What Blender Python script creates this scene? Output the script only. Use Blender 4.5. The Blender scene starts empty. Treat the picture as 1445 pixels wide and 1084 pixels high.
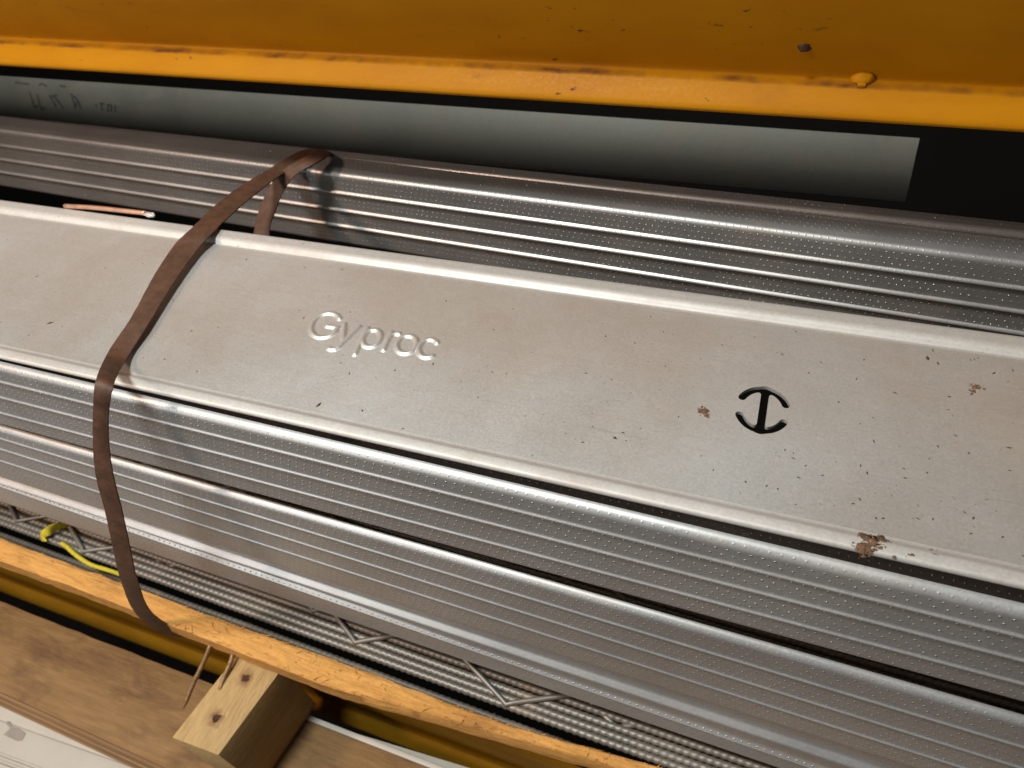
import bpy, bmesh, math, random
from mathutils import Vector, Matrix, noise
R = math.radians
sc = bpy.context.scene
col = sc.collection
random.seed(7)

# ------------------------------------------------------------------ camera
CAM = Vector((0, 0, 0.2))
AX = Vector((0.93749, -0.18484, 0.29485)); AY = Vector((0.33642, 0.69814, -0.632)); AZ = Vector((-0.08903, 0.69169, 0.71668))
FPX, PCX, PCY = 960.936, 722.5, 542.0
cd = bpy.data.cameras.new('camera'); cam = bpy.data.objects.new('camera', cd); col.objects.link(cam)
mw = Matrix(((AX[0], AX[1], AX[2], CAM[0]), (AY[0], AY[1], AY[2], CAM[1]), (AZ[0], AZ[1], AZ[2], CAM[2]), (0, 0, 0, 1)))
cam.matrix_world = mw
cd.sensor_width = 36; cd.lens = FPX / 1445 * 36; cd.clip_start = 0.005; cd.clip_end = 50
cd.dof.use_dof = True; cd.dof.focus_distance = 0.275; cd.dof.aperture_fstop = 17
sc.camera = cam

# ------------------------------------------------------------------ world, lamps, exposure
w = bpy.data.worlds.new('World'); sc.world = w; w.use_nodes = True
bg = w.node_tree.nodes['Background']; bg.inputs[0].default_value = (0.55, 0.55, 0.52, 1); bg.inputs[1].default_value = 0.10
def area(name, loc, target, power, size, color):
    l = bpy.data.lights.new(name, 'AREA'); l.energy = power; l.shape = 'DISK'; l.size = size; l.color = color
    o = bpy.data.objects.new(name, l); col.objects.link(o); o.location = loc
    o.rotation_euler = (Vector(target) - Vector(loc)).to_track_quat('-Z', 'Y').to_euler(); return o
area('lamp_warm', (-0.90, -0.40, 0.84), (-0.2, 0.15, 0), 7, 0.16, (1.0, 0.70, 0.52))
area('lamp_neutral', (-0.40, -0.11, 1.12), (-0.1, 0.15, 0), 14, 0.24, (0.97, 1.0, 0.95))
area('fill_bounce', (-0.75, -0.95, 0.36), (-0.15, 0.13, -0.05), 4.2, 0.7, (1.0, 0.97, 0.92))  # added soft fill for room bounce, lifts the flanges and beam face
sc.view_settings.view_transform = 'Standard'; sc.view_settings.look = 'None'; sc.view_settings.exposure = 0; sc.view_settings.gamma = 1
sc.cycles.max_bounces = 8

# ------------------------------------------------------------------ helpers
def at(px, py, x=None, y=None, z=None):
    v = Vector((px - PCX, -(py - PCY), -FPX)); r = Vector((AX.dot(v), AY.dot(v), AZ.dot(v)))
    t = (z - CAM.z) / r.z if z is not None else (y / r.y if y is not None else x / r.x)
    return CAM + r * t

def thing(name, label, cat, loc, group=None):
    o = bpy.data.objects.new(name, None); col.objects.link(o); o.location = loc; o.empty_display_size = 0.02
    o['label'] = label; o['category'] = cat
    if group: o['group'] = group
    return o

def tag(o, label, cat, group=None):
    o['label'] = label; o['category'] = cat
    if group: o['group'] = group
    return o

def mesh_obj(name, verts, faces, mat, parent=None, uv=None, smooth=True, origin=None, sharp=None):
    if parent is not None: org = Vector(parent.location) if parent.parent is None else Vector(parent.parent.location)
    else: org = Vector(origin) if origin is not None else Vector((0, 0, 0))
    me = bpy.data.meshes.new(name)
    me.from_pydata([tuple(Vector(v) - org) for v in verts], [], faces)
    if uv is not None:
        lay = me.uv_layers.new(name='UVMap')
        for p in me.polygons:
            for li in p.loop_indices: lay.data[li].uv = uv[me.loops[li].vertex_index]
    me.validate(); me.update()
    if smooth:
        me.polygons.foreach_set('use_smooth', [True] * len(me.polygons))
        if sharp: me.set_sharp_from_angle(angle=R(sharp))
    me.materials.append(mat)
    o = bpy.data.objects.new(name, me); col.objects.link(o)
    if parent is not None: o.parent = parent
    else: o.location = org
    return o

def clampx(x): return max(-0.66, min(0.22, x))
XS = [-1.7, -1.2, -0.66, -0.5, -0.35, -0.2, -0.1, 0.0, 0.1, 0.22, 0.6, 1.1]

def sheet(name, prof, y0, ys, mat, parent, thick=0.0007, xs=XS, vscale=1.0, wob=0.0, seed=0):
    """prof: list of (d, z0, zslope): y = y0 + ys*x + d ; z = z0 + zslope*x. Closed sheet of given thickness."""
    q = [prof[0]]
    for a, b in zip(prof, prof[1:]):      # support loops keep long flats flat under smooth shading
        L = math.hypot(b[0] - a[0], b[1] - a[1])
        if L > .003:
            for t in (.0007 / L, 1 - .0007 / L): q.append(tuple(a[i] + (b[i] - a[i]) * t for i in range(3)))
        q.append(b)
    prof = q
    n = len(prof); P = [Vector((p[0], p[1])) for p in prof]
    nor = []
    for i in range(n):
        a = P[max(i - 1, 0)]; b = P[min(i + 1, n - 1)]; t = (b - a).normalized(); nor.append(Vector((-t.y, t.x)))
    outer = P; inner = [P[i] - nor[i] * thick * -1 for i in range(n)]
    loop = [(p, prof[i][2], i) for i, p in enumerate(outer)] + [(inner[i], prof[i][2], i) for i in range(n - 1, -1, -1)]
    msk = []
    for i in range(n):
        if 0 < i < n - 1:
            a = (P[i] - P[i - 1]); b = (P[i + 1] - P[i]); ta = a.angle(b) if a.length and b.length else 9; msk.append((.55 if ta > R(4) else 1.0) if ta < R(13) and max(a.length, b.length) > .0005 else 0.0)
        else: msk.append(0.0)
    arc = [0.0]
    for i in range(1, n): arc.append(arc[-1] + (P[i] - P[i - 1]).length)
    V = []; UV = []; F = []; MK = []; m = len(loop)
    for x in xs:
        for p, s, i in loop:
            xx = clampx(x); dz = 0
            if wob: dz = wob * noise.noise(Vector((x * 4 + seed, seed * 3.1, 0)))
            V.append((x, y0 + ys * x + p.x, p.y + s * xx + dz)); UV.append((x, arc[i] * vscale)); MK.append(msk[i])
    for k in range(len(xs) - 1):
        for j in range(m):
            a = k * m + j; b = k * m + (j + 1) % m
            F.append((a, b, b + m, a + m))
    F.append(tuple(range(m - 1, -1, -1))); F.append(tuple((len(xs) - 1) * m + j for j in range(m)))
    o = mesh_obj(name, V, F, mat, parent, UV, True, sharp=50)
    o.data.attributes.new('pressed', 'FLOAT', 'POINT').data.foreach_set('value', MK)
    return o

def arcpts(cy, cz, r, a0, a1, n, s): return [(cy + r * math.cos(R(a0 + (a1 - a0) * i / n)), cz + r * math.sin(R(a0 + (a1 - a0) * i / n)), s) for i in range(n + 1)]

def rib(z, s, h=0.0007, wd=0.0010):
    return [(0.0, z + wd, s), (-h * 0.55, z + wd * 0.6, s), (-h, z + wd * 0.2, s), (-h, z - wd * 0.2, s), (-h * 0.55, z - wd * 0.6, s), (0.0, z - wd, s)]

def box(name, lo, hi, mat, parent=None, bev=0.0, xf=None, origin=None):
    bm = bmesh.new(); bmesh.ops.create_cube(bm, size=1)
    lo = Vector(lo); hi = Vector(hi)
    for v in bm.verts: v.co = Vector([lo[i] + (v.co[i] + .5) * (hi[i] - lo[i]) for i in range(3)])
    if bev: bmesh.ops.bevel(bm, geom=bm.edges[:], offset=bev, segments=2, affect='EDGES', profile=.5)
    V = [v.co.copy() for v in bm.verts]; F = [[v.index for v in f.verts] for f in bm.faces]; bm.free()
    if xf: V = [xf(v) for v in V]
    return mesh_obj(name, V, F, mat, parent, smooth=bool(bev), origin=origin, sharp=40)

def catmull(pts, n):
    out = []
    P = [pts[0]] + list(pts) + [pts[-1]]
    for i in range(1, len(P) - 2):
        for k in range(n):
            t = k / n; p0, p1, p2, p3 = P[i - 1], P[i], P[i + 1], P[i + 2]
            out.append(0.5 * ((2 * p1) + (p2 - p0) * t + (2 * p0 - 5 * p1 + 4 * p2 - p3) * t * t + (3 * p1 - p0 - 3 * p2 + p3) * t ** 3))
    out.append(pts[-1].copy()); return out

def tube_geo(path, rad, n=8, taper=None):
    V = []; F = []
    up = Vector((0, 0.13, 1)).normalized()
    for i, p in enumerate(path):
        t = (path[min(i + 1, len(path) - 1)] - path[max(i - 1, 0)]).normalized()
        a = t.cross(up); a = a.normalized() if a.length > 1e-5 else Vector((1, 0, 0)); b = a.cross(t)
        r = rad(i / (len(path) - 1)) if callable(rad) else rad
        for j in range(n): V.append(p + a * math.cos(j * 2 * math.pi / n) * r + b * math.sin(j * 2 * math.pi / n) * r)
    for i in range(len(path) - 1):
        for j in range(n):
            q = i * n + j; q2 = i * n + (j + 1) % n
            F.append((q, q2, q2 + n, q + n))
    F.append(tuple(range(n - 1, -1, -1))); F.append(tuple((len(path) - 1) * n + j for j in range(n)))
    return V, F

# ------------------------------------------------------------------ materials
class NT:
    def __init__(s, name):
        s.m = bpy.data.materials.new(name); s.m.use_nodes = True; s.t = s.m.node_tree
        s.b = s.t.nodes['Principled BSDF']
    def n(s, ty, **k):
        o = s.t.nodes.new(ty)
        for a, v in k.items(): setattr(o, a, v)
        return o
    def l(s, a, b): s.t.links.new(a, b)
    def math(s, op, a, b=None, c=None):
        o = s.n('ShaderNodeMath', operation=op)
        for i, v in enumerate((a, b, c)):
            if v is None: continue
            if isinstance(v, (int, float)): o.inputs[i].default_value = v
            else: s.l(v, o.inputs[i])
        return o.outputs[0]
    def coord(s, scale=(1, 1, 1), kind='Object'):
        tc = s.n('ShaderNodeTexCoord'); mp = s.n('ShaderNodeMapping'); mp.inputs['Scale'].default_value = scale
        s.l(tc.outputs[kind], mp.inputs[0]); return mp.outputs[0]
    def noise(s, vec, scale, detail=3, rough=.55, dist=0):
        o = s.n('ShaderNodeTexNoise'); o.inputs['Scale'].default_value = scale; o.inputs['Detail'].default_value = detail
        o.inputs['Roughness'].default_value = rough; o.inputs['Distortion'].default_value = dist; s.l(vec, o.inputs['Vector']); return o.outputs['Fac']
    def ramp(s, fac, stops):
        o = s.n('ShaderNodeValToRGB'); e = o.color_ramp.elements
        while len(e) < len(stops): e.new(.5)
        for i, (p, c) in enumerate(stops):
            e[i].position = p; e[i].color = (c, c, c, 1) if isinstance(c, (int, float)) else (*c, 1)
        s.l(fac, o.inputs[0]); return o.outputs[0]
    def mix(s, fac, a, b, blend='MIX'):
        o = s.n('ShaderNodeMix', data_type='RGBA', blend_type=blend)
        for i, v in ((0, fac), (6, a), (7, b)):
            if isinstance(v, (int, float)): o.inputs[i].default_value = v
            elif isinstance(v, tuple): o.inputs[i].default_value = (*v, 1)
            else: s.l(v, o.inputs[i])
        return o.outputs[2]
    def maprange(s, v, a, b, c, d, smooth=False):
        o = s.n('ShaderNodeMapRange'); o.interpolation_type = 'SMOOTHSTEP' if smooth else 'LINEAR'
        s.l(v, o.inputs[0])
        for i, q in enumerate((a, b, c, d)): o.inputs[i + 1].default_value = q
        return o.outputs[0]
    def bump(s, h, strength, dist, prev=None):
        o = s.n('ShaderNodeBump'); o.inputs['Strength'].default_value = strength; o.inputs['Distance'].default_value = dist
        s.l(h, o.inputs['Height'])
        if prev is not None: s.l(prev, o.inputs['Normal'])
        return o.outputs[0]
    def set(s, **k):
        for a, v in k.items():
            i = s.b.inputs[a.replace('_', ' ')]
            if isinstance(v, (int, float)): i.default_value = v
            elif isinstance(v, tuple): i.default_value = (*v, 1) if len(v) == 3 else v
            else: s.l(v, i)
        return s.m

def zinc(name, c1, c2, metallic=.8, rough=(.34, .5), dimples=False, stain=.5, specks=0.0, scratch=0.0):
    t = NT(name); v = t.coord()
    big = t.noise(v, 9, 4, .6); vs = t.coord((2.5, 120, 120)); streak = t.noise(vs, 4, 3, .5)
    fine = t.noise(v, 900, 2, .7)
    vo = t.n('ShaderNodeTexVoronoi'); vo.inputs['Scale'].default_value = 330; t.l(v, vo.inputs['Vector'])
    sp = t.n('ShaderNodeSeparateColor'); t.l(vo.outputs['Color'], sp.inputs[0]); spang = sp.outputs[0]
    f = t.math('ADD', t.math('MULTIPLY', big, .85), t.math('MULTIPLY', streak, .15))
    c = t.mix(t.maprange(f, .35, .65, 0, 1), c1, c2)
    c = t.mix(1.0, c, t.ramp(spang, [(0, .97), (1, 1.02)]), 'MULTIPLY')
    c = t.mix(1.0, c, t.ramp(fine, [(.25, .9), (.7, 1.05)]), 'MULTIPLY')
    # thin tea-coloured staining in loose patches
    st = t.math('MULTIPLY', t.maprange(t.noise(v, 22, 5, .65, .6), .52, .75, 0, 1), stain)
    c = t.mix(st, c, (0.36, 0.27, 0.19))
    metal = t.math('SUBTRACT', metallic, t.math('MULTIPLY', st, .4))
    if specks:
        s1 = t.math('MULTIPLY', t.maprange(t.noise(v, 420, 2, .5), .69, .73, 0, 1), t.maprange(t.noise(v, 14, 3, .6), .45, .65, 0, 1))
        s1 = t.math('MULTIPLY', s1, specks); c = t.mix(s1, c, (0.07, 0.045, 0.03)); metal = t.math('SUBTRACT', metal, t.math('MULTIPLY', s1, .6))
    sc_ = None
    if scratch:      # fine handling scratches in two directions
        for rz, sd in ((-.5, 0), (.9, 3.7)):
            tcx = t.n('ShaderNodeTexCoord'); mpx = t.n('ShaderNodeMapping'); mpx.inputs['Rotation'].default_value = (0, 0, rz); mpx.inputs['Scale'].default_value = (9, 700, 9); mpx.inputs['Location'].default_value = (sd, sd, 0)
            t.l(tcx.outputs['Object'], mpx.inputs[0])
            k = t.math('MULTIPLY', t.maprange(t.noise(mpx.outputs[0], 1.0, 1, .4), .74, .80, 0, 1), t.maprange(t.noise(v, 26, 2, .5), .48, .62, 0, 1))
            sc_ = k if sc_ is None else t.math('MAXIMUM', sc_, k)
        sc_ = t.math('MULTIPLY', sc_, scratch); c = t.mix(sc_, c, (.42, .40, .37))
    rg = t.math('ADD', t.maprange(t.math('ADD', t.math('MULTIPLY', streak, .12), t.math('MULTIPLY', big, .88)), .3, .7, rough[0], rough[1]), t.math('MULTIPLY', t.math('SUBTRACT', fine, .5), .14))
    rg = t.math('ADD', rg, t.math('MULTIPLY', st, .15))
    nb = t.bump(fine, .05, .0003); nb = t.bump(t.noise(t.coord((1.5, 5, 5)), 5, 1, .5), .10, .003, nb)
    if dimples:
        tc = t.n('ShaderNodeTexCoord'); sx = t.n('ShaderNodeSeparateXYZ'); t.l(tc.outputs['UV'], sx.inputs[0])
        PU, PV = .0038, .0035
        vv = t.math('DIVIDE', sx.outputs[1], PV); row = t.math('FLOOR', vv)
        uu = t.math('ADD', t.math('DIVIDE', sx.outputs[0], PU), t.math('MULTIPLY', row, .37))
        wn = t.n('ShaderNodeTexWhiteNoise', noise_dimensions='1D'); t.l(t.math('ADD', t.math('FLOOR', uu), t.math('MULTIPLY', row, 57.3)), wn.inputs['W'])
        fu = t.math('MULTIPLY', t.math('SUBTRACT', t.math('FRACT', uu), .5), PU); fv = t.math('MULTIPLY', t.math('SUBTRACT', t.math('FRACT', vv), .5), PV)
        d = t.math('SQRT', t.math('ADD', t.math('MULTIPLY', fu, fu), t.math('MULTIPLY', fv, fv)))
        h = t.maprange(d, .00005, .00062, 1, 0, True)
        h = t.math('MULTIPLY', t.math('MULTIPLY', h, t.maprange(wn.outputs['Value'], 0, 1, .35, 1)), t.maprange(t.noise(v, 18, 3, .6), .3, .6, .45, 1))
        at_ = t.n('ShaderNodeAttribute'); at_.attribute_name = 'pressed'; h = t.math('MULTIPLY', h, t.math('POWER', at_.outputs['Fac'], 3))
        nb = t.bump(h, 1.0, .00075, nb)
    t.l(nb, t.b.inputs['Normal'])
    return t.set(Base_Color=c, Metallic=metal, Roughness=rg)

def paint(name, c1, c2, rough=.42, edge=None):
    t = NT(name); v = t.coord(); big = t.noise(t.coord((3, 8, 8)), 5, 4, .6); fine = t.noise(v, 500, 3, .6)
    c = t.mix(t.maprange(big, .35, .65, 0, 1), c1, c2)
    dirt = t.maprange(t.noise(t.coord((1, 2.2, 2.2)), 28, 6, .7, .4), .58, .78, 0, .35); c = t.mix(dirt, c, (0.22, 0.085, 0.012))
    chip = t.math('MULTIPLY', t.maprange(t.noise(t.coord((1, 2, 2)), 130, 3, .6), .665, .70, 0, 1), t.maprange(t.noise(v, 17, 2, .5), .5, .62, 0, 1))
    c = t.mix(chip, c, (0.10, 0.035, 0.012))
    if edge is not None:      # rust and old dirt gathered along the pressed crease, in the thing's own coordinates
        sx = t.n('ShaderNodeSeparateXYZ'); t.l(v, sx.inputs[0])
        zz = t.math('ADD', sx.outputs[2], t.math('MULTIPLY', t.math('SUBTRACT', t.noise(t.coord((1, 1, 1)), 60, 4, .7), .5), .0016))
        band = t.maprange(t.math('ABSOLUTE', t.math('SUBTRACT', zz, edge)), .0002, .0010, 1, 0)
        keep = t.maprange(t.noise(t.coord((1, .2, .2)), 16, 4, .65), .40, .60, 0, .9)
        c = t.mix(t.math('MULTIPLY', band, keep), c, (0.09, 0.03, 0.012))
    t.l(t.bump(t.noise(v, 160, 3, .6), .06, .0008, t.bump(big, .08, .003)), t.b.inputs['Normal'])
    return t.set(Base_Color=c, Roughness=t.maprange(fine, .3, .7, rough - .08, rough + .12), Specular_IOR_Level=.12)

def wood(name, c1, c2, c3, scale=(3, 60, 60), rough=.7, blot=.5, bumpd=.0012, bt=(.54, .72)):
    t = NT(name); v = t.coord(); g = t.noise(t.coord(scale), 3.2, 6, .65, .8); g2 = t.noise(t.coord(tuple(q * 3 for q in scale)), 4, 3, .6)
    c = t.mix(t.maprange(g, .3, .7, 0, 1), c1, c2); c = t.mix(1.0, c, t.ramp(g2, [(.3, .8), (.7, 1.08)]), 'MULTIPLY')
    b = t.math('MULTIPLY', t.maprange(t.noise(t.coord((.6, 1.6, 1.6)), 26, 5, .65, .3), bt[0], bt[1], 0, 1), blot); c = t.mix(b, c, c3)
    t.l(t.bump(g2, .5, bumpd, t.bump(t.noise(v, 300, 4, .7), .3, bumpd)), t.b.inputs['Normal'])
    return t.set(Base_Color=c, Roughness=rough, Specular_IOR_Level=.3)

def plain(name, c, rough=.6, metallic=0, var=.2, scale=60, bump=.2):
    t = NT(name); v = t.coord(); n = t.noise(v, scale, 5, .65)
    cc = t.mix(1.0, c, t.ramp(n, [(.3, 1 - var), (.7, 1 + var)]), 'MULTIPLY')
    t.l(t.bump(n, bump, .001), t.b.inputs['Normal']); return t.set(Base_Color=cc, Roughness=rough, Metallic=metallic)

M_WEB = zinc('zinc_web', (.665, .64, .60), (.665, .685, .69), .66, (.37, .50), stain=.26, specks=.7, scratch=.5)
M_RIM = zinc('zinc_rim', (.56, .55, .53), (.61, .60, .585), .45, (.54, .64), stain=.45, specks=.5)
M_RIB = zinc('zinc_ribbed', (.51, .525, .54), (.59, .605, .615), .68, (.42, .52), dimples=True, stain=.2, specks=.3)
M_RIBR = zinc('zinc_ribbed_rear', (.50, .50, .505), (.58, .58, .58), .75, (.36, .46), dimples=True, stain=.3, specks=.3)
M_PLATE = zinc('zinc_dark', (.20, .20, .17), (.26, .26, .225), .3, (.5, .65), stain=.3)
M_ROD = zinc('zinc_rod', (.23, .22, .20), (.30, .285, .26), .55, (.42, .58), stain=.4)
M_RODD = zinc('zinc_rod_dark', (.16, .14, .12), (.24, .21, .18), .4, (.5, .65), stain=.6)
M_YEL = paint('yellow_paint', (.42, .175, .0011), (.38, .146, .0011), .5, edge=.0008)
M_YEL_SHADE = paint('yellow_paint_shaded', (.27, .14, .006), (.20, .095, .005), .6)  # upper beam's yellow darkened; shade under the plank is in the colour
M_PLANK = wood('sawn_plank', (.72, .38, .11), (.58, .28, .07), (.24, .10, .03), (6, 40, 40), .8, .55, .003)
M_PINE = wood('pine', (.52, .36, .165), (.42, .275, .115), (.36, .22, .10), (60, 8, 60), .65, .4)
M_PLY = wood('plywood', (.29, .17, .072), (.225, .125, .048), (.12, .06, .03), (3, 26, 26), .7, .85, .0012, (.48, .68))
M_PLYE = wood('plywood_edge', (.36, .22, .11), (.20, .11, .05), (.14, .07, .03), (1, 4, 160), .8, .3)
M_PLYD = wood('plywood_edge_dark', (.20, .115, .055), (.12, .065, .03), (.09, .045, .02), (1, 4, 160), .8, .3)
M_STRAP = plain('brown_strap', (.090, .041, .022), .62, 0, .35, 160, .35)
M_WHITE = plain('white_board', (.48, .45, .40), .5, 0, .06, 30, .05)
M_TAPE = plain('grey_mark', (.30, .26, .23), .6, 0, .12, 60, .05)
M_YTAPE = plain('yellow_twine', (.66, .55, .03), .6, 0, .18, 300, .5)
M_NAIL = plain('nail_rust', (.28, .17, .085), .5, .45, .35, 400, .4)
M_HOLE = plain('nail_hole', (.05, .018, .008), .9, 0, .4, 300, .3)
M_DIRT = plain('dried_dirt', (.15, .085, .045), .95, 0, .4, 500, .6)
M_COPPER = plain('copper_wire', (.62, .36, .25), .4, .6, .2, 200, .2)
M_INK = plain('stencil_ink', (.10, .10, .09), .8, 0, .3, 200, .1)
M_DARK = plain('shade_black', (.006, .005, .004), .9, 0, .3, 6, .1)  # near-black colour stands for the darkness inside the rack
M_SPECK = plain('dirt_specks', (.075, .045, .028), .9, 0, .4, 500, .3)

# ------------------------------------------------------------------ setting
o = box('backdrop_wall', (-4, 1.6, -1.2), (4, 1.7, 2.5), M_DARK); o['kind'] = 'structure'  # added backdrop, keeps the gaps behind the rack dark
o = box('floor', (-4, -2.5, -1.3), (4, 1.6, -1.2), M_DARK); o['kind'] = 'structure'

# ------------------------------------------------------------------ rack beams
KB = 1.0
def back(y, z): return (y * KB, .2 + (z - .2) * KB)
def beam_sheet(name, pts, parent, mat, n=36, bow=0.0006):
    xs = [-1.7 + 2.8 * i / n for i in range(n + 1)]; m = len(pts); V = []; F = []
    for x in xs:
        for (y, z) in pts: V.append((x, y + bow * noise.noise(Vector((x * 3, y * 40, z * 40))), z + bow * noise.noise(Vector((x * 3 + 9, y * 40, z * 30)))))
    for k in range(n):
        for j in range(m - 1): F.append((k * m + j, (k + 1) * m + j, (k + 1) * m + j + 1, k * m + j + 1))
    return mesh_obj(name, V, F, mat, parent, sharp=60)
ZB = .0628
ub = thing('rack_beam', 'yellow painted steel beam of the shelf above, with a bolt and a dark pit', 'rack beam', (-.2, *back(.328, ZB)))
beam_sheet('face_panel', [back(*q) for q in [(.353, .165), (.298, .1645), (.2950, .163), (.2945, .160), (.3000, .143), (.3180, .100), (.3270, .0790), (.3315, .0705), (.3333, .0675), (.3342, .0660), (.3340, .0650), (.3330, .0645)]], ub, M_YEL)
beam_sheet('lip', [back(*q) for q in [(.3332, .06455), (.3300, .0638), (.3282, .0631), (.3274, .0622), (.3240, .0588), (.3210, .0556), (.3200, .0540), (.3202, .0524), (.3215, .0515), (.335, .0515), (.345, .0515)]], ub, M_YEL)
# bolt with paint blob
def lump(c, rx, ry, rz, seed, amp=.25, sub=2):
    bm = bmesh.new(); bmesh.ops.create_icosphere(bm, subdivisions=sub, radius=1); V = []
    for v in bm.verts:
        k = 1 + amp * noise.noise(v.co * 1.7 + Vector((seed, seed * 2.3, 0))); V.append(Vector((c[0] + v.co.x * rx * k, c[1] + v.co.y * ry * k, c[2] + v.co.z * rz * k)))
    F = [[v.index for v in f.verts] for f in bm.faces]; bm.free(); return V, F
bx = .0312 * KB; by, bz = back(.3334, .0652)
V, F = lump((bx, by, bz), .0052, .0042, .0034, 3, .15, 3); bolt = mesh_obj('bolt', V, F, M_YEL, ub)
by, bz = back(.3290, .0636)
box('bolt_head', (bx - .0017, by - .0009, bz - .0012), (bx + .0017, by + .0012, bz + .0014), M_YEL, bolt, .0004)
V, F = lump((.0049 * KB, *back(.3262, .0803)), .0024, .0009, .0022, 5, .6, 3); mesh_obj('dark_pit', V, F, M_HOLE, ub)  # dark lump stands for a hole; its shade is in the colour

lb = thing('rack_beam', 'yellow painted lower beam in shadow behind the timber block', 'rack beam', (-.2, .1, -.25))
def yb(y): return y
beam_sheet('face_panel', [(.109, -.2452), (.1075, -.2465), (.107, -.25), (.1085, -.28), (.1105, -.305), (.1105, -.3160), (.1095, -.3175)], lb, M_YEL_SHADE)
beam_sheet('lip', [(.1100, -.3170), (.1078, -.3182), (.1054, -.3208), (.1028, -.3265), (.1020, -.3290), (.1030, -.3305), (.13, -.3305)], lb, M_YEL_SHADE)
beam_sheet('top_flange', [(.137, -.2450), (.15, -.2450), (.17, -.2450), (.172, -.2465), (.172, -.27)], lb, M_YEL_SHADE)

# ------------------------------------------------------------------ main stud with lettering and cut-out
SL = .0148
top = thing('metal_stud', 'wide pale galvanised stud on top, embossed Gyproc and pierced by an I-shaped slot', 'metal stud', (-.15, .19, 0))
YB_, YF_ = .2378, .1428
def wy(yp, x): return yp + SL * x
def flat(x0, x1):
    nx = max(2, int((x1 - x0) / .05)); V = []; F = []
    for i in range(nx + 1):
        for yp in (YF_, YB_): x = x0 + (x1 - x0) * i / nx; V.append(Vector((x, wy(yp, x), 0)))
    for i in range(nx): F.append((i * 2, i * 2 + 2, i * 2 + 3, i * 2 + 1))
    return V, F
TX0, TX1, TY0, TY1 = -.204, -.104, .1725, .2065
HX0, HX1 = -.005, .035
GV = []; GF = []
def addg(V, F):
    n = len(GV); GV.extend(V); GF.extend([tuple(i + n for i in f) for f in F])
for a, b in ((-1.7, TX0), (TX1, HX0), (HX1, 1.1)): addg(*flat(a, b))
# strokes of the lettering (metres from the start of the word; baseline at 0)
def ell(cx, cy, rx, ry, a0, a1, n=28): return [(cx + rx * math.cos(R(a0 + (a1 - a0) * i / n)), cy + ry * math.sin(R(a0 + (a1 - a0) * i / n))) for i in range(n + 1)]
STR = [ell(.0092, .0092, .0071, .0083, 42, 335) + [(.0158, .0088)], [(.0160, .0088), (.0102, .0088)],
       [(.0183, .0118), (.0222, .0006)], [(.0262, .0118), (.0222, .0006), (.0210, -.0030), (.0198, -.0046), (.0182, -.0050), (.0170, -.0047)],
       [(.0305, .0118), (.0305, -.0052)], ell(.0349, .0060, .0043, .0056, 0, 360),
       [(.0430, .0118), (.0430, .0004)], [(.0430, .0075), (.0438, .0100), (.0452, .0114), (.0470, .0117)],
       ell(.0527, .0060, .0047, .0056, 0, 360), ell(.0635, .0060, .0045, .0056, 48, 312)]
SEG = []
for s in STR:
    q = [(-.1868 + px * .985 - .17 * py, .1832 + py) for px, py in s]
    SEG += [(q[i], q[i + 1]) for i in range(len(q) - 1)]
def dseg(x, y, s):
    (ax, ay), (bx_, by) = s; dx, dy = bx_ - ax, by - ay; L = dx * dx + dy * dy
    t = max(0, min(1, ((x - ax) * dx + (y - ay) * dy) / L)) if L else 0
    return math.hypot(x - ax - t * dx, y - ay - t * dy)
WL = .00175
nx, ny = 300, 104; ysl = [YF_] + [TY0 + (TY1 - TY0) * j / ny for j in range(ny + 1)] + [YB_]
bins = {}
for s in SEG:
    for i in range(int((min(s[0][0], s[1][0]) - WL - TX0) / .004), int((max(s[0][0], s[1][0]) + WL - TX0) / .004) + 1): bins.setdefault(i, []).append(s)
V = []; hv = []
for i in range(nx + 1):
    x = TX0 + (TX1 - TX0) * i / nx; cand = bins.get(int((x - TX0) / .004), [])
    for yp in ysl:
        d = min((dseg(x, yp, s) for s in cand), default=1)
        h = 0.0
        if d < WL: h = .00082 * (0.5 + 0.5 * math.cos(math.pi * d / WL)) ** .8
        V.append(Vector((x, wy(yp, x), h))); hv.append(h)
m = len(ysl); FW = []; FL = []
for i in range(nx):
    for j in range(m - 1):
        q = (i * m + j, (i + 1) * m + j, (i + 1) * m + j + 1, i * m + j + 1)
        (FL if max(hv[k] for k in q) > 0 else FW).append(q)
def sub(V, F):
    u = sorted({i for f in F for i in f}); r = {k: i for i, k in enumerate(u)}
    return [V[k] for k in u], [tuple(r[i] for i in f) for f in F]
addg(*sub(V, FW)); LV, LF = sub(V, FL)
# cut-out: contour of a signed distance field, then a plate with a hole
HC = (.0147, .1880)
hp = [ell(HC[0], HC[1], .0088, .0105, 24, 154, 40), ell(HC[0], HC[1], .0088, .0105, 206, 334, 40), [(HC[0] + .0002, HC[1] + .0105), (HC[0] + .0002, HC[1] - .0105)]]
HR = .00150
def hsd(x, y):
    ds = [min(dseg(x, y, (p[i], p[i + 1])) for i in range(len(p) - 1)) - HR for p in hp]
    a = min(ds[0], ds[1]); b = ds[2]; k = .0016
    h = max(0, min(1, .5 + .5 * (b - a) / k)); return b * (1 - h) + a * h - k * h * (1 - h)
gx, gy = 84, 96; X0, X1, Y0, Y1 = HC[0] - .0112, HC[0] + .0112, HC[1] - .0129, HC[1] + .0129
fld = [[hsd(X0 + (X1 - X0) * i / gx, Y0 + (Y1 - Y0) * j / gy) for j in range(gy + 1)] for i in range(gx + 1)]
pt = {}; adj = {}
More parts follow.
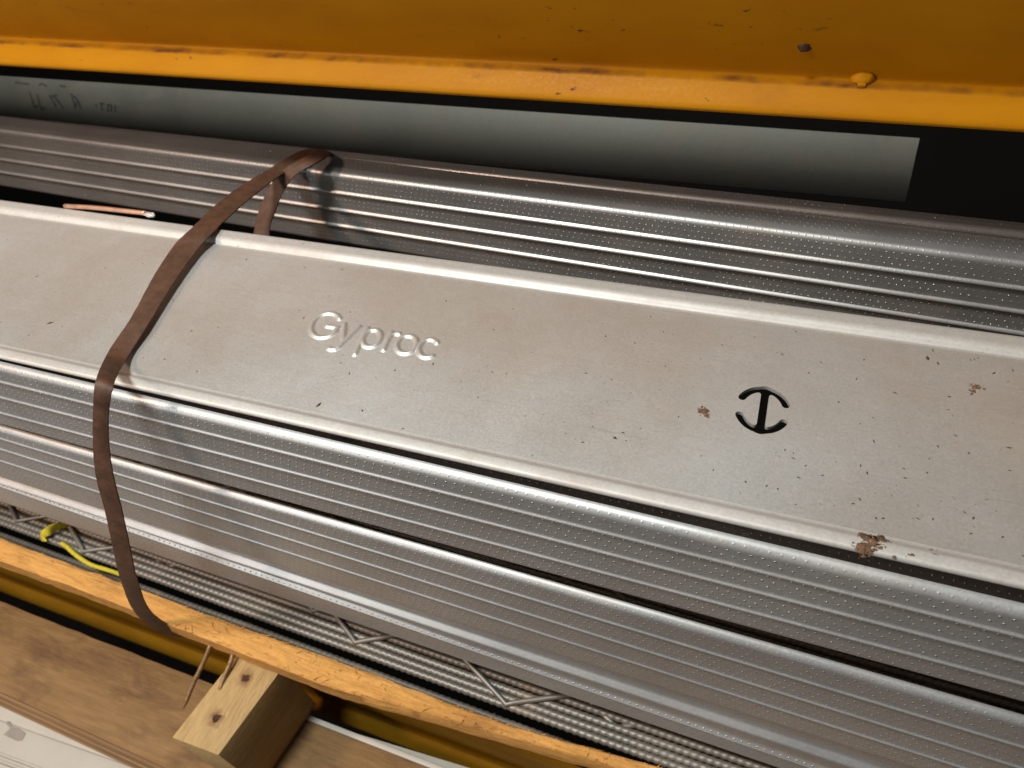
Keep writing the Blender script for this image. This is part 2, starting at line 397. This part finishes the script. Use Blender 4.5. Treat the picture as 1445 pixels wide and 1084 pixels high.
def ecut(i, j, i2, j2):
    k = (i, j, i2, j2) if (i, j) < (i2, j2) else (i2, j2, i, j)
    a, b = fld[k[0]][k[1]], fld[k[2]][k[3]]; t = a / (a - b)
    pt[k] = (X0 + (X1 - X0) * (k[0] + (k[2] - k[0]) * t) / gx, Y0 + (Y1 - Y0) * (k[1] + (k[3] - k[1]) * t) / gy); return k
for i in range(gx):
    for j in range(gy):
        cs = [(i, j), (i + 1, j), (i + 1, j + 1), (i, j + 1)]; cut = []
        for q in range(4):
            a, b = cs[q], cs[(q + 1) % 4]
            if (fld[a[0]][a[1]] < 0) != (fld[b[0]][b[1]] < 0): cut.append(ecut(*a, *b))
        for q in range(0, len(cut) - 1, 2): adj.setdefault(cut[q], []).append(cut[q + 1]); adj.setdefault(cut[q + 1], []).append(cut[q])
start = next(iter(adj)); loop = [start]; prev = None; cur = start
while True:
    nxt = [k for k in adj[cur] if k != prev]
    if not nxt or nxt[0] == start: break
    prev, cur = cur, nxt[0]; loop.append(cur)
hl = [pt[k] for k in loop]
bm = bmesh.new()
ov = [bm.verts.new((x, wy(yp, x), 0)) for x, yp in ((HX0, YF_), (HX1, YF_), (HX1, YB_), (HX0, YB_))]
hvs = [bm.verts.new((x, wy(yp, x), 0)) for x, yp in hl]
ed = [bm.edges.new((l[i], l[(i + 1) % len(l)])) for l in (ov, hvs) for i in range(len(l))]
bmesh.ops.triangle_fill(bm, use_beauty=True, use_dissolve=False, edges=ed)
for f in bm.faces:
    if f.normal.z < 0: f.normal_flip()
bm.verts.index_update()
addg([v.co.copy() for v in bm.verts], [tuple(v.index for v in f.verts) for f in bm.faces])
bm.free()
n0 = len(hl); addg([Vector((x, wy(yp, x), 0)) for x, yp in hl] + [Vector((x, wy(yp, x), -.0016)) for x, yp in hl], [(i, (i + 1) % n0, n0 + (i + 1) % n0, n0 + i) for i in range(n0)])
mesh_obj('web', GV, GF, M_WEB, top, sharp=40)
mesh_obj('embossed_lettering', LV, LF, M_WEB, top)
# edges of the wide stud
bk = [(YB_, 0, 0), (.2387, -.0001, 0), (.2392, -.0005, 0), (.2399, -.0004, 0), (.2407, .0005, 0), (.2418, .0014, 0), (.2440, .0018, 0), (.2470, .0016, 0)] + arcpts(.2486, -.0024, .0040, 85, 0, 6, 0) + [(.2526, -.03, 0)]
fr = [(.160, -.030, 0), (.152, -.0045, 0), (.1365, -.0016, 0)] + arcpts(.1357, .0005, .0014, 215, 95, 6, 0) + [(.1384, .0021, 0), (.1391, .0020, 0), (.1398, .0015, 0), (.1412, .0003, 0), (.1418, 0, 0), (YF_, 0, 0)]
sheet('rear_edge', bk[::-1], 0, SL, M_RIM, top); sheet('front_edge', fr[::-1], 0, SL, M_RIM, top)

# ------------------------------------------------------------------ ribbed studs below
def flange_prof(ctop, cbot, ribs, st, sb, sr, r=.0034, ret=.05, extra=None, lipend=84):
    de = r + r * math.cos(R(lipend)); ze = ctop - r + r * math.sin(R(lipend))
    p = [(de + .003, ctop - .030, st), (de + .0004, ze - .0016, st)] + arcpts(r, ctop - r, r, lipend, 180, 10, st)
    for z, s in zip(ribs, sr): p += rib(z, s)
    if extra: p += extra
    p += arcpts(.003, cbot + .003, .003, 180, 270, 5, sb) + [(ret, cbot, sb)]
    return p
s2 = thing('metal_stud', 'upper ribbed galvanised flange directly under the lettered stud', 'metal stud', (-.15, .13, -.06), 'ribbed studs in the pile')
sheet('flange', flange_prof(-.0034, -.0592, (-.0155, -.0295, -.0447), -.0127, -.0131, (-.0150, -.0140, -.0130)), .1290, SL, M_RIB, s2)
s3 = thing('metal_stud', 'lowest ribbed galvanised flange, just above the reinforcement rods', 'metal stud', (-.15, .13, -.2), 'ribbed studs in the pile')
ex = [(0, -.1405, -.046), (.0008, -.1420, -.046), (.0032, -.1575, -.066), (.0022, -.1592, -.068), (.0000, -.1606, -.069), (-.0006, -.1618, -.07), (-.0002, -.1632, -.07), (.0016, -.1752, -.095), (.0004, -.1768, -.097), (-.0006, -.1780, -.097), (.0000, -.1795, -.095)]
sheet('flange', flange_prof(-.0712, -.1985, (-.0877, -.1052, -.1224), -.032, -.072, (-.050, -.060, -.062), extra=ex, lipend=92), .1290, SL, M_RIB, s3)
# rear bundle
s4 = thing('metal_stud', 'rear ribbed galvanised stud across the gap behind the lettered stud', 'metal stud', (-.15, .345, -.05), 'ribbed studs in the pile')
p4 = [(.020, -.0205, 0), (.006, -.0200, 0)] + arcpts(.0032, -.0238, .0032, 80, 180, 8, 0)
for z in (-.0356, -.0498, -.0633): p4 += rib(z, 0, .0014, .0016)
p4 += arcpts(.003, -.0770, .003, 180, 270, 4, 0) + [(.03, -.0800, 0)]
sheet('flange', p4, .341, -.032, M_RIBR, s4)
s5 = thing('metal_stud', 'rearmost galvanised stud showing only its dimpled top corner under the strap bend', 'metal stud', (-.15, .365, -.05), 'ribbed studs in the pile')
sheet('flange', [(.0105, -.0300, .012), (.0100, -.0188, .012), (.006, -.0182, .012)] + arcpts(.0024, -.0206, .0024, 80, 180, 7, .012) + [(0, -.060, .012), (.02, -.0605, .012)], .362, -.032, M_RIBR, s5)

# leaning dark profile at the back
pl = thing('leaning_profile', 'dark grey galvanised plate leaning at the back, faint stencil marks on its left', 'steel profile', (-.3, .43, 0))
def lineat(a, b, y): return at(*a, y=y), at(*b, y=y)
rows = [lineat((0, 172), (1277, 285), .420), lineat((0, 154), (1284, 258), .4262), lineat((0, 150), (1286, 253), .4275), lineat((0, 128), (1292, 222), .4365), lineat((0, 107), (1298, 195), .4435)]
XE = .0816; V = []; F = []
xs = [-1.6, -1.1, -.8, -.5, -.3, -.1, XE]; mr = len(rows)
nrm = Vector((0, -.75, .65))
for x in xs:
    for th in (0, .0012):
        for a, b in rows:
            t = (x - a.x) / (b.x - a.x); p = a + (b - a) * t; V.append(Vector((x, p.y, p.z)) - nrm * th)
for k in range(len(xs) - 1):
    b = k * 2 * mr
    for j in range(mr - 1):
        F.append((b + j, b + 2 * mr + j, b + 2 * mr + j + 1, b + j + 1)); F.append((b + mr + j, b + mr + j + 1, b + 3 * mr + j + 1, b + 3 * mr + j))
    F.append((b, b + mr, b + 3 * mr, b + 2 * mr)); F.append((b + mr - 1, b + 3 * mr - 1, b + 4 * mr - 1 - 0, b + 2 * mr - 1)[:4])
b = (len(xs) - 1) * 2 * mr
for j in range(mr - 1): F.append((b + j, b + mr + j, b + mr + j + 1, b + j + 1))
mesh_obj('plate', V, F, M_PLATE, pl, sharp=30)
# worn stencil print: short dark strokes lying on the plate
def on_plate(px, py):
    lo, hi = rows[2], rows[3]
    best = None
    for y in [.4275 + .0001 * i for i in range(0, 165)]:
        q = at(px, py, y=y); t = (q.y - .4275) / .009 if q.y < .4365 else 1 + (q.y - .4365) / .007
        seg = (rows[2], rows[3], t) if t <= 1 else (rows[3], rows[4], t - 1)
        pa = seg[0][0] + (seg[0][1] - seg[0][0]) * ((q.x - seg[0][0].x) / (seg[0][1].x - seg[0][0].x)); pb = seg[1][0] + (seg[1][1] - seg[1][0]) * ((q.x - seg[1][0].x) / (seg[1][1].x - seg[1][0].x))
        z = pa.z + (pb.z - pa.z) * seg[2]
        if best is None or abs(z - q.z) < best[0]: best = (abs(z - q.z), q)
    return best[1] + nrm * .0003
def ink(strokes, wd=.0009):
    V = []; F = []
    for s in strokes:
        P = [on_plate(*p) for p in s]
        for i in range(len(P) - 1):
            d = (P[i + 1] - P[i]).normalized(); a = d.cross(nrm).normalized() * wd
            n = len(V); V += [P[i] - a, P[i + 1] - a, P[i + 1] + a, P[i] + a]; F.append((n, n + 1, n + 2, n + 3))
    return V, F
st = [[(21, 116), (41, 119)]] + [[(x, y), (x + 7, y + 22), (x + 12, y + 19)] for x, y in ((42, 130), (52, 133))] + [[(55, 120), (60, 118), (66, 122)], [(70, 134), (80, 151)], [(76, 135), (90, 153)], [(72, 136), (82, 134)], [(84, 121), (93, 122)],
      [(100, 132), (107, 152)], [(101, 134), (110, 141), (106, 154)], [(110, 141), (115, 154)], [(135, 148), (137, 150)], [(143, 146), (145, 156)], [(141, 146), (148, 147)], [(152, 147), (153, 158)], [(152, 148), (158, 149), (157, 158)], [(163, 148), (163, 159)], [(34, 158), (50, 160)], [(66, 161), (76, 163)]]
V, F = ink(st); mesh_obj('stencil_print', V, F, M_INK, pl, smooth=False)

# ------------------------------------------------------------------ brown strap, two bands of one loop
def ribbon(name, ctr, wid, parent, mat, th=.0012, n=10, seed=1):
    P = catmull(ctr, n); W = catmull(wid, n); V = []; F = []
    for i, (p, wv) in enumerate(zip(P, W)):
        t = (P[min(i + 1, len(P) - 1)] - P[max(i - 1, 0)]).normalized()
        nn = t.cross(wv).normalized() * th * .5
        k = 1 + .05 * noise.noise(Vector((i * .5, seed, 0))) ; k2 = 1 + .05 * noise.noise(Vector((i * .5, seed + 7, 0)))
        cs = [(-1, k, .6), (-.55, k, 1), (0, 1, 1.12), (.55, k2, 1), (1, k2, .6)]
        V += [p + wv * (a * q) + nn * h for a, q, h in cs] + [p + wv * (a * q) - nn * h for a, q, h in cs[::-1]]
    m = 10
    for i in range(len(P) - 1):
        for j in range(m): a = i * m + j; b = i * m + (j + 1) % m; F.append((a, b, b + m, a + m))
    F.append(tuple(range(m - 1, -1, -1))); F.append(tuple((len(P) - 1) * m + j for j in range(m)))
    return mesh_obj(name, V, F, mat, parent, sharp=60)
strap = thing('strap', 'brown leathery strap looped around the pile of studs', 'strap', (-.3, .16, 0))
class Z(float): pass
def edge_pts(rows):      # (left px, right px, y-depth left, y-depth right)
    c = []; wv = []
    for l, r, yl, yr in rows:
        a = at(*l, z=float(yl)) if isinstance(yl, Z) else at(*l, y=yl); b = at(*r, z=float(yr)) if isinstance(yr, Z) else at(*r, y=yr); c.append((a + b) / 2); wv.append((b - a) * .465)
    return c, wv
c, wv = edge_pts([((300, 893), (296, 904), .110, .109), ((268, 893), (262, 900), .1005, .0995), ((236, 880), (224, 892), .0935, .0915), ((210, 858), (190, 864), .0890, .0875), ((193, 812), (170, 818), .0895, .088), ((183, 766), (158, 768), .094, .092),
    ((173, 720), (148, 722), .099, .097), ((161, 672), (135, 672), .104, .102), ((155, 630), (131, 630), .109, .107), ((154, 585), (131, 582), .113, .112), ((161, 545), (135, 535), .1185, .118),
    ((176, 513), (152, 497), Z(.0034), Z(.0040)), ((208, 462), (186, 446), Z(.0030), Z(.0042)), ((246, 400), (216, 390), Z(.0034), Z(.0060)), ((278, 355), (246, 345), Z(.0038), Z(.0062)), ((302, 328), (270, 322), Z(.0046), Z(.0056)), ((345, 288), (320, 276), .280, .286), ((398, 247), (383, 236), .330, .336), ((446, 222), (424, 213), .361, .366), ((464, 216), (452, 211), .372, .376), ((475, 222), (470, 217), .384, .386)])
ribbon('band', c, wv, strap, M_STRAP, seed=2)
c, wv = edge_pts([((392, 380), (352, 376), .286, .286), ((381, 330), (358, 327), .3025, .3035), ((390, 297), (366, 294), .318, .319), ((402, 268), (381, 262), .3285, .330), ((420, 246), (396, 242), .3335, .335), ((444, 232), (418, 228), .3395, .3405), ((462, 222), (440, 216), .3545, .356), ((468, 218), (452, 212), .3685, .371), ((478, 226), (466, 220), .380, .381)])
ribbon('band', c, wv, strap, M_STRAP, seed=5)

# ------------------------------------------------------------------ reinforcement mesh strips
def rod_geo(y0, z0, r, seed, x0=-1.5, x1=.7, pitch=.0042):
    n = int((x1 - x0) / (pitch / 4)); V = []; F = []; m = 8
    for i in range(n + 1):
        x = x0 + (x1 - x0) * i / n; ph = 2 * math.pi * x / pitch
        yy = y0 - .0125 * x + .0007 * noise.noise(Vector((x * 5, seed, 0))); zz = z0 + .0007 * noise.noise(Vector((x * 5, seed + 4, 0)))
        for j in range(m):
            a = 2 * math.pi * j / m; k = 1 + .17 * max(-.4, math.sin(ph + a + seed)); V.append((x, yy + r * k * math.cos(a), zz + r * k * math.sin(a)))
    for i in range(n):
        for j in range(m): q = i * m + j; q2 = i * m + (j + 1) % m; F.append((q, q2, q2 + m, q + m))
    return V, F
def lattice(label, y0, z0, apex, period, seed, amp=.08, wz=.0026):
    t = thing('reinforcement_strip', label, 'steel mesh', (-.15, y0, z0), 'truss reinforcement strips beneath the studs')
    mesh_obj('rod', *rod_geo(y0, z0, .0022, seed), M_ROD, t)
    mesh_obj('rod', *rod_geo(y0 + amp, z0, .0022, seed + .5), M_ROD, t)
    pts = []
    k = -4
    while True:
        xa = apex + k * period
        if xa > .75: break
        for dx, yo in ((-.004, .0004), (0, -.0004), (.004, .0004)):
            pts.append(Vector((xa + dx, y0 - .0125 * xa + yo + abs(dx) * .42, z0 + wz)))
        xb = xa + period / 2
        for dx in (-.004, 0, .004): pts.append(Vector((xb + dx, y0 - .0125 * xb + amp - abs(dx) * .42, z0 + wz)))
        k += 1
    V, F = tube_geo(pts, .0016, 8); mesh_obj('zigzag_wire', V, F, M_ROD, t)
lattice('front strip of truss reinforcement whose bent wire meets the plank side', .1180, -.2140, -.0854, .33, 1)
lattice('second ribbed reinforcement strip back from the plank, tied with yellow twine', .1224, -.2144, -.489, .30, 3)
lattice('third ribbed reinforcement strip back from the plank', .1272, -.2150, -.022, .33, 5, wz=-.0004)
lattice('rearmost ribbed reinforcement strip, half under the lowest stud', .1325, -.2152, -.227, .34, 7)
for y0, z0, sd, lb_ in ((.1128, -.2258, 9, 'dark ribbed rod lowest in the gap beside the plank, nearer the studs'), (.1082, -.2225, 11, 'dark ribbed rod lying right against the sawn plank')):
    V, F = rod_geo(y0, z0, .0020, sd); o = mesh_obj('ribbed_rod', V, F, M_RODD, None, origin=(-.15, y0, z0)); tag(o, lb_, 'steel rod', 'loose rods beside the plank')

# yellow twine
tw = thing('twine', 'bright yellow twine knotted around the ribbed rods at the left', 'twine', tuple(at(75, 745, z=-.21)))
c, wv = edge_pts([((103, 733), (100, 741), .140, .139), ((92, 736), (95, 744), .1375, .1365), ((76, 739), (80, 749), .132, .131), ((62, 746), (70, 755), .127, .1255), ((57, 754), (64, 759), .1235, .123), ((59, 763), (66, 764), .1215, .121)])
ribbon('loop', c, wv, tw, M_YTAPE, .0012, 8, 3)
pts = catmull([at(80, 765, z=-.2165), at(92, 770, z=-.2120), at(108, 784, z=-.2105), at(128, 797, z=-.2105), at(150, 804, z=-.2120), at(168, 810, z=-.215), at(185, 816, z=-.219)], 8)
V, F = tube_geo(pts, lambda s: .0016 * (1 + .12 * math.sin(s * 160)), 8); mesh_obj('tail', V, F, M_YTAPE, tw)

# ------------------------------------------------------------------ sawn plank on the timber block
pk = thing('plank', 'rough sawn orange-brown plank edge with splinters running beside the rods', 'plank', (-.2, .1, -.2))
nx, ny = 420, 8; V = []; F = []; px0, px1 = -1.5, .6
def pedge(x):  # front and rear edge
    return .0945 - .004 * (x + .45) * 0 + .0012 * noise.noise(Vector((x * 7, 1, 0))) + .0007 * noise.noise(Vector((x * 55, 2, 0))) + .0004 * noise.noise(Vector((x * 220, 2, 0))), \
           .1085 - .010 * (x + .45) + .0010 * noise.noise(Vector((x * 9, 5, 0))) + .0008 * noise.noise(Vector((x * 60, 6, 0)))
def pfront(x):  # follows the bowed front edge
    if x < -.18: return .0
    return (x + .18) * .052
for i in range(nx + 1):
    x = px0 + (px1 - px0) * i / nx; f, b = pedge(x); f += -.0028 * max(0, 1 - abs(x + .19) / .2) + (pfront(x) if x < .1 else pfront(.1)); b = max(b, f + .006)
    f += .0 
    for j in range(ny + 1):
        s = j / ny; y = f + (b - f) * s
        z = -.1952 + .0007 * noise.noise(Vector((x * 40, s * 3, 0))) + .0004 * noise.noise(Vector((x * 160, s * 9, 3))) - .0012 * (abs(s - .5) * 2) ** 6
        V.append((x, y, z))
    V.append((x, b, -.2135)); V.append((x, f + .0006, -.2135))
m = ny + 3
for i in range(nx):
    for j in range(m): q = i * m + j; q2 = i * m + (j + 1) % m; F.append((q, q + m, q2 + m, q2))
F.append(tuple(range(m))); F.append(tuple(nx * m + j for j in range(m - 1, -1, -1)))
mesh_obj('board', V, F, M_PLANK, pk, sharp=55)
# splinters as one stuff part
V = []; F = []
for i in range(260):
    x = random.uniform(-.30, .05) if random.random() < .85 else random.uniform(-.52, -.3); f, b = pedge(x); f += -.0028 * max(0, 1 - abs(x + .19) / .2) + pfront(x); b = max(b, f + .006)
    y = random.choice((random.uniform(f, b), random.uniform(f, b), b - .0004, f + .0004)); z = -.1951
    L = random.choice((.0012, .002, .003, .0045, .008)) * random.uniform(.7, 1.2); a = random.gauss(0, .8); d = Vector((math.cos(a), math.sin(a) * .7, random.uniform(-.05, .28))) * L; wd = Vector((-math.sin(a), math.cos(a), 0)) * random.uniform(.00015, .00035)
    p = Vector((x, y, z)); n = len(V); V += [p - wd, p + wd, p + d, p + Vector((0, 0, .0004)) + d * .3]; F += [(n, n + 2, n + 3), (n + 1, n + 3, n + 2), (n, n + 3, n + 1)]
o = mesh_obj('splinter', V, F, M_PLANK, pk, smooth=False); o['kind'] = 'stuff'
def nail(p0, p1, r):
    d = p1 - p0; pts = [p0 + d * (i / 14) + Vector((.0004 * math.sin(i * .5), 0, 0)) for i in range(15)]
    V, F = tube_geo(pts, lambda s: r * (1 + .10 * math.sin(s * 40)) * (1 if s < .9 else max(.05, (1 - s) * 10)), 8); mesh_obj('nail', V, F, M_NAIL, pk)
nail(at(298, 908, z=-.210), at(258, 1001, z=-.236), .0015)
nail(at(329, 922, z=-.210), at(308, 981, z=-.2172), .0015)

# ------------------------------------------------------------------ timber block under the plank
TZ = -.2153
tb = thing('timber_block', 'short squared pine block with two ragged nail holes, under the plank', 'timber block', (-.25, .065, -.28))
A = [at(242, 1041, z=TZ), at(308, 1066, z=TZ)]; B = [at(329, 930, z=TZ), at(394, 949, z=TZ)]
dirL = (B[0] - A[0]); dirR = (B[1] - A[1]); kk = .099
def ext(p, d): return p + d * ((.0985 - p.y) / d.y)
C0 = ext(A[0], dirL); C1 = ext(A[1], dirR)
bot = -.283
def dn(p, dx=0): return Vector((p.x + dx, p.y, bot))
Vb = [A[0], A[1], C1, C0, dn(A[0]), dn(A[1], .0005), dn(C1, .0005), dn(C0)]
bm = bmesh.new(); vs = [bm.verts.new(v) for v in Vb]
for f in ((0, 1, 2, 3), (4, 7, 6, 5), (0, 4, 5, 1), (1, 5, 6, 2), (2, 6, 7, 3), (3, 7, 4, 0)): bm.faces.new([vs[i] for i in f])
bmesh.ops.bevel(bm, geom=bm.edges[:], offset=.0009, segments=2, affect='EDGES', profile=.5); bm.verts.index_update()
mesh_obj('block', [v.co.copy() for v in bm.verts], [[v.index for v in f.verts] for f in bm.faces], M_PINE, tb, sharp=35); bm.free()
def hole(px, py, seed, s):
    c = at(px, py, z=TZ + .00012); V = []; F = []; n = 26
    V.append(c + Vector((0, 0, .00005)))
    for i in range(n):
        a = i * 2 * math.pi / n; r = s * (1 + .55 * noise.noise(Vector((math.cos(a) * 1.6, math.sin(a) * 1.6, seed))) + (.35 if i in (3, 4, 11, 19) else 0)); V.append(c + Vector((r * math.cos(a), r * math.sin(a), 0)))
    for i in range(n): V.append(Vector((c.x + (V[1 + i].x - c.x) * 1.25, c.y + (V[1 + i].y - c.y) * 1.25, c.z - .0006)))
    for i in range(n): F.append((0, 1 + i, 1 + (i + 1) % n)); F.append((1 + i, 1 + n + i, 1 + n + (i + 1) % n, 1 + (i + 1) % n))
    mesh_obj('nail_hole', V, F, M_HOLE, tb, smooth=False)
hole(305, 1014, 1, .0021); hole(346, 957, 4, .0022)
bn = M_PINE.node_tree; bs = bn.nodes['Principled BSDF']; src = bs.inputs['Base Color'].links[0].from_socket
tc_ = bn.nodes.new('ShaderNodeTexCoord'); nz = bn.nodes.new('ShaderNodeTexNoise'); nz.inputs['Scale'].default_value = 260; nz.inputs['Detail'].default_value = 3; bn.links.new(tc_.outputs['Object'], nz.inputs['Vector'])
for hx, hy in ((305, 1014), (346, 957)):      # rust that has bled into the wood round each nail hole
    hc = at(hx, hy, z=TZ) - Vector(tb.location)
    ds = bn.nodes.new('ShaderNodeVectorMath'); ds.operation = 'DISTANCE'; ds.inputs[1].default_value = hc; bn.links.new(tc_.outputs['Object'], ds.inputs[0])
    ma = bn.nodes.new('ShaderNodeMath'); ma.operation = 'MULTIPLY_ADD'; ma.inputs[1].default_value = .0075; bn.links.new(nz.outputs['Fac'], ma.inputs[0]); bn.links.new(ds.outputs['Value'], ma.inputs[2])
    mr_ = bn.nodes.new('ShaderNodeMapRange'); mr_.inputs[1].default_value = .0048; mr_.inputs[2].default_value = .0100; mr_.inputs[3].default_value = .85; mr_.inputs[4].default_value = 0; bn.links.new(ma.outputs[0], mr_.inputs[0])
    mx = bn.nodes.new('ShaderNodeMix'); mx.data_type = 'RGBA'; bn.links.new(mr_.outputs[0], mx.inputs[0]); bn.links.new(src, mx.inputs[6]); mx.inputs[7].default_value = (.12, .045, .015, 1); src = mx.outputs[2]
bn.links.new(src, bs.inputs['Base Color'])

# ------------------------------------------------------------------ plywood and white boards on the lower shelf
PZ = -.2835
def pyz(px, py, z=PZ): return at(px, py, z=z)
bt0 = pyz(0, 849); bt1 = pyz(297, 965); bb0 = pyz(0, 976); bb1 = pyz(178, 1058)
kf = (bb1.y - bb0.y) / (bb1.x - bb0.x); kb = 0.0
pb = thing('plywood_board', 'worn brown plywood board on the lower shelf under the timber block', 'plywood board', (-.3, .06, PZ))
def yfr(x): return bb0.y + kf * max(-.5, min(-.2, x) - 0) - kf * bb0.x if False else bb0.y + kf * (max(-.75, min(.3, x)) - bb0.x)
def ybk(x): return .0868 + .0005 * noise.noise(Vector((x * 30, 0, 0))) + .0006 * noise.noise(Vector((x * 90, 4, 0)))
nx = 160; V = []; F = []
for i in range(nx + 1):
    x = -1.5 + 2.1 * i / nx
    for y, z in ((yfr(x), PZ - .0003), (yfr(x) + .001, PZ), ((yfr(x) + ybk(x)) / 2, PZ), (ybk(x) - .001, PZ), (ybk(x), PZ - .0005), (ybk(x), PZ - .014), (yfr(x), PZ - .014)): V.append((x, y, z))
m = 7
for i in range(nx):
    for j in range(m - 1): q = i * m + j; F.append((q, q + m, q + m + 1, q + 1))
mesh_obj('sheet', V, F, M_PLY, pb, sharp=50)
# front edge: separate plies, each proud by a different amount
zc = PZ - .0004
for k in range(6):
    z0 = zc; z1 = zc - .0021; zc = z1 - .0002; pr = .0006 + .0007 * ((k * 37) % 5) / 5; V = []; F = []
    for i in range(81):
        x = -1.5 + 2.1 * i / 80; j = .0004 * noise.noise(Vector((x * 60, k * 3, 0)))
        y = yfr(x) - pr - k * .0013 - j
        V += [(x, y + .003, z0), (x, y, z0 - .0003), (x, y, z1 + .0003), (x, y + .003, z1)]
    for i in range(80):
        for j in range(3): q = i * 4 + j; F.append((q, q + 1, q + 5, q + 4))
    mesh_obj('ply', V, F, M_PLYE if k % 2 else M_PLYD, pb, sharp=50)
# white batten beyond the plywood
wb = box('white_batten', (-.262, .0872, PZ - .013), (.25, .0905, PZ + .001), M_WHITE, None, .0006, origin=(-.1, .089, PZ)); tag(wb, 'thin white batten behind the plywood, right of the timber block', 'batten')
# white panel in front
WZ = -.305
wp = thing('white_board', 'white board with a grey mark and raised grooves, lower left corner', 'board', tuple(at(60, 1040, z=WZ)))
g0 = at(14, 1019, z=WZ); g1 = at(125, 1058, z=WZ); dv = (g1 - g0).normalized(); nv = Vector((-dv.y, dv.x, 0))
prof = [(.06, 0), (.0012, 0), (.0003, -.0004), (-.0006, -.0006), (-.0016, 0), (-.016, .0002), (-.0185, .0002), (-.0192, -.0012), (-.0202, -.0012), (-.0210, .0002), (-.0222, .0002), (-.0230, -.0014), (-.0240, -.0014), (-.0250, .0003), (-.0275, .0002), (-.0285, -.001), (-.0285, -.02), (.06, -.02)]
V = []; F = []
for i, s in enumerate((-.6, -.2, 0, .2, .6)):
    for a, z in prof: V.append(g0 + dv * s + nv * a + Vector((0, 0, z)))
m = len(prof)
for i in range(4):
    for j in range(m): q = i * m + j; q2 = i * m + (j + 1) % m; F.append((q, q2, q2 + m, q + m))
mesh_obj('sheet', V, F, M_WHITE, wp, sharp=30)
mk = [(7, 1019), (12, 1018), (17, 1025), (27, 1028), (36, 1035), (31, 1045), (24, 1046), (5, 1037), (14, 1028)]
V = [at(*p, z=WZ + .0004) for p in mk]; V2 = [v - Vector((0, 0, .0003)) for v in V]; n = len(V)
mesh_obj('grey_mark', V + V2, [tuple(range(n - 1, -1, -1))] + [(i, (i + 1) % n, n + (i + 1) % n, n + i) for i in range(n)], M_TAPE, wp, smooth=False)

# ------------------------------------------------------------------ small things
cw = thing('wire_offcut', 'pinkish copper wire offcut with a pale blob, on the rear edge left of the strap', 'wire', tuple(at(180, 298, z=.003)))
pts = [at(92, 291, z=.0022), at(130, 293, z=.0035), at(170, 297, z=.0042), at(206, 301, z=.0045)]
V, F = tube_geo(catmull(pts, 6), .0014, 8); mesh_obj('wire', V, F, M_COPPER, cw)
c = at(211, 303, z=.0040); V, F = lump(c, .0040, .0019, .0014, 8, .4, 3); mesh_obj('blob', V, F, M_RIM, cw)

def clump(label, parts, seed):
    V = []; F = []; rnd = random.Random(seed); org = None
    for (px, py, rad, cnt) in parts:
        c = at(px, py, z=.0001)
        if org is None: org = c
        for i in range(max(1, cnt // 9)):      # smeared skin of mud under the crumbs
            a = rnd.uniform(0, 6.28); rr = rad * .55 * math.sqrt(rnd.random()); s = rad * rnd.uniform(.35, .6)
            p = c + Vector((rr * math.cos(a), rr * math.sin(a) * 1.2, 0)); zz = .0019 * max(0, min(1, (wy(.1415, p.x) - p.y) / .0025))
            v, f = lump((p.x, p.y, zz), s, s * rnd.uniform(.5, .9), .00022, rnd.uniform(0, 90), 1.1, 2)
            n = len(V); V += v; F += [tuple(i_ + n for i_ in q) for q in f]
        for i in range(cnt):
            a = rnd.uniform(0, 6.28); rr = rad * math.sqrt(rnd.random()); s = rad * rnd.uniform(.06, .22)
            p = c + Vector((rr * math.cos(a), rr * math.sin(a) * 1.2, -.0001)); zz = .0019 * max(0, min(1, (wy(.1415, p.x) - p.y) / .0025))
            v, f = lump((p.x, p.y, zz), s, s * rnd.uniform(.6, 1.2), s * rnd.uniform(.25, .5), rnd.uniform(0, 90), .7, 1)
            n = len(V); V += v; F += [tuple(i + n for i in q) for q in f]
    o = mesh_obj('dirt_crumb', V, F, M_DIRT, None, smooth=True, origin=org); tag(o, label, 'dirt', 'brown dirt crumbs on the wide stud')
clump('small brown dirt crumb just left of the I-shaped slot', [(992, 580, .0020, 46), (998, 586, .0014, 20), (986, 577, .0008, 8)], 1)
clump('brown dirt crumb right of the slot, towards the rear edge of the stud', [(1376, 545, .0018, 40), (1371, 553, .0014, 24), (1386, 547, .0012, 10)], 2)
clump('largest brown dirt crumb, on the front edge of the wide stud', [(1222, 768, .0034, 100), (1240, 766, .0030, 60), (1216, 780, .0024, 60), (1206, 771, .0016, 16), (1257, 770, .0012, 12), (1258, 791, .0009, 10), (1280, 785, .0016, 14), (1320, 784, .0022, 10)], 3)
V = []; F = []; rnd = random.Random(11)
for i in range(330):
    x = .24 - abs(rnd.gauss(0, .13)) - .02 if rnd.random() < .72 else rnd.uniform(-.45, .2)
    yp = rnd.uniform(.144, .236) if rnd.random() < .8 else .146 + abs(rnd.gauss(0, .012)); s = rnd.uniform(.00016, .00042) * (2.0 if rnd.random() < .06 else 1)
    if abs(x - HC[0]) < .012 and abs(yp - HC[1]) < .014: continue
    a = rnd.uniform(0, 6.28); st_ = rnd.uniform(1, 3.2); n = len(V); c = Vector((x, wy(yp, x), 0))
    d = Vector((math.cos(a), math.sin(a), 0)); e = Vector((-d.y, d.x, 0))
    V += [c - d * s * st_ + Vector((0, 0, .00003)), c + e * s + Vector((0, 0, .00003)), c + d * s * st_ + Vector((0, 0, .0001)), c - e * s * .8 + Vector((0, 0, .00003)), c + Vector((0, 0, s * .7))]
    F += [(n, n + 4, n + 1), (n + 1, n + 4, n + 2), (n + 2, n + 4, n + 3), (n + 3, n + 4, n)]
o = mesh_obj('dirt_specks', V, F, M_SPECK, None, smooth=False, origin=(0, .19, 0)); o['kind'] = 'stuff'; o['label'] = 'scattered dark dirt specks on the pale stud'; o['category'] = 'dirt'
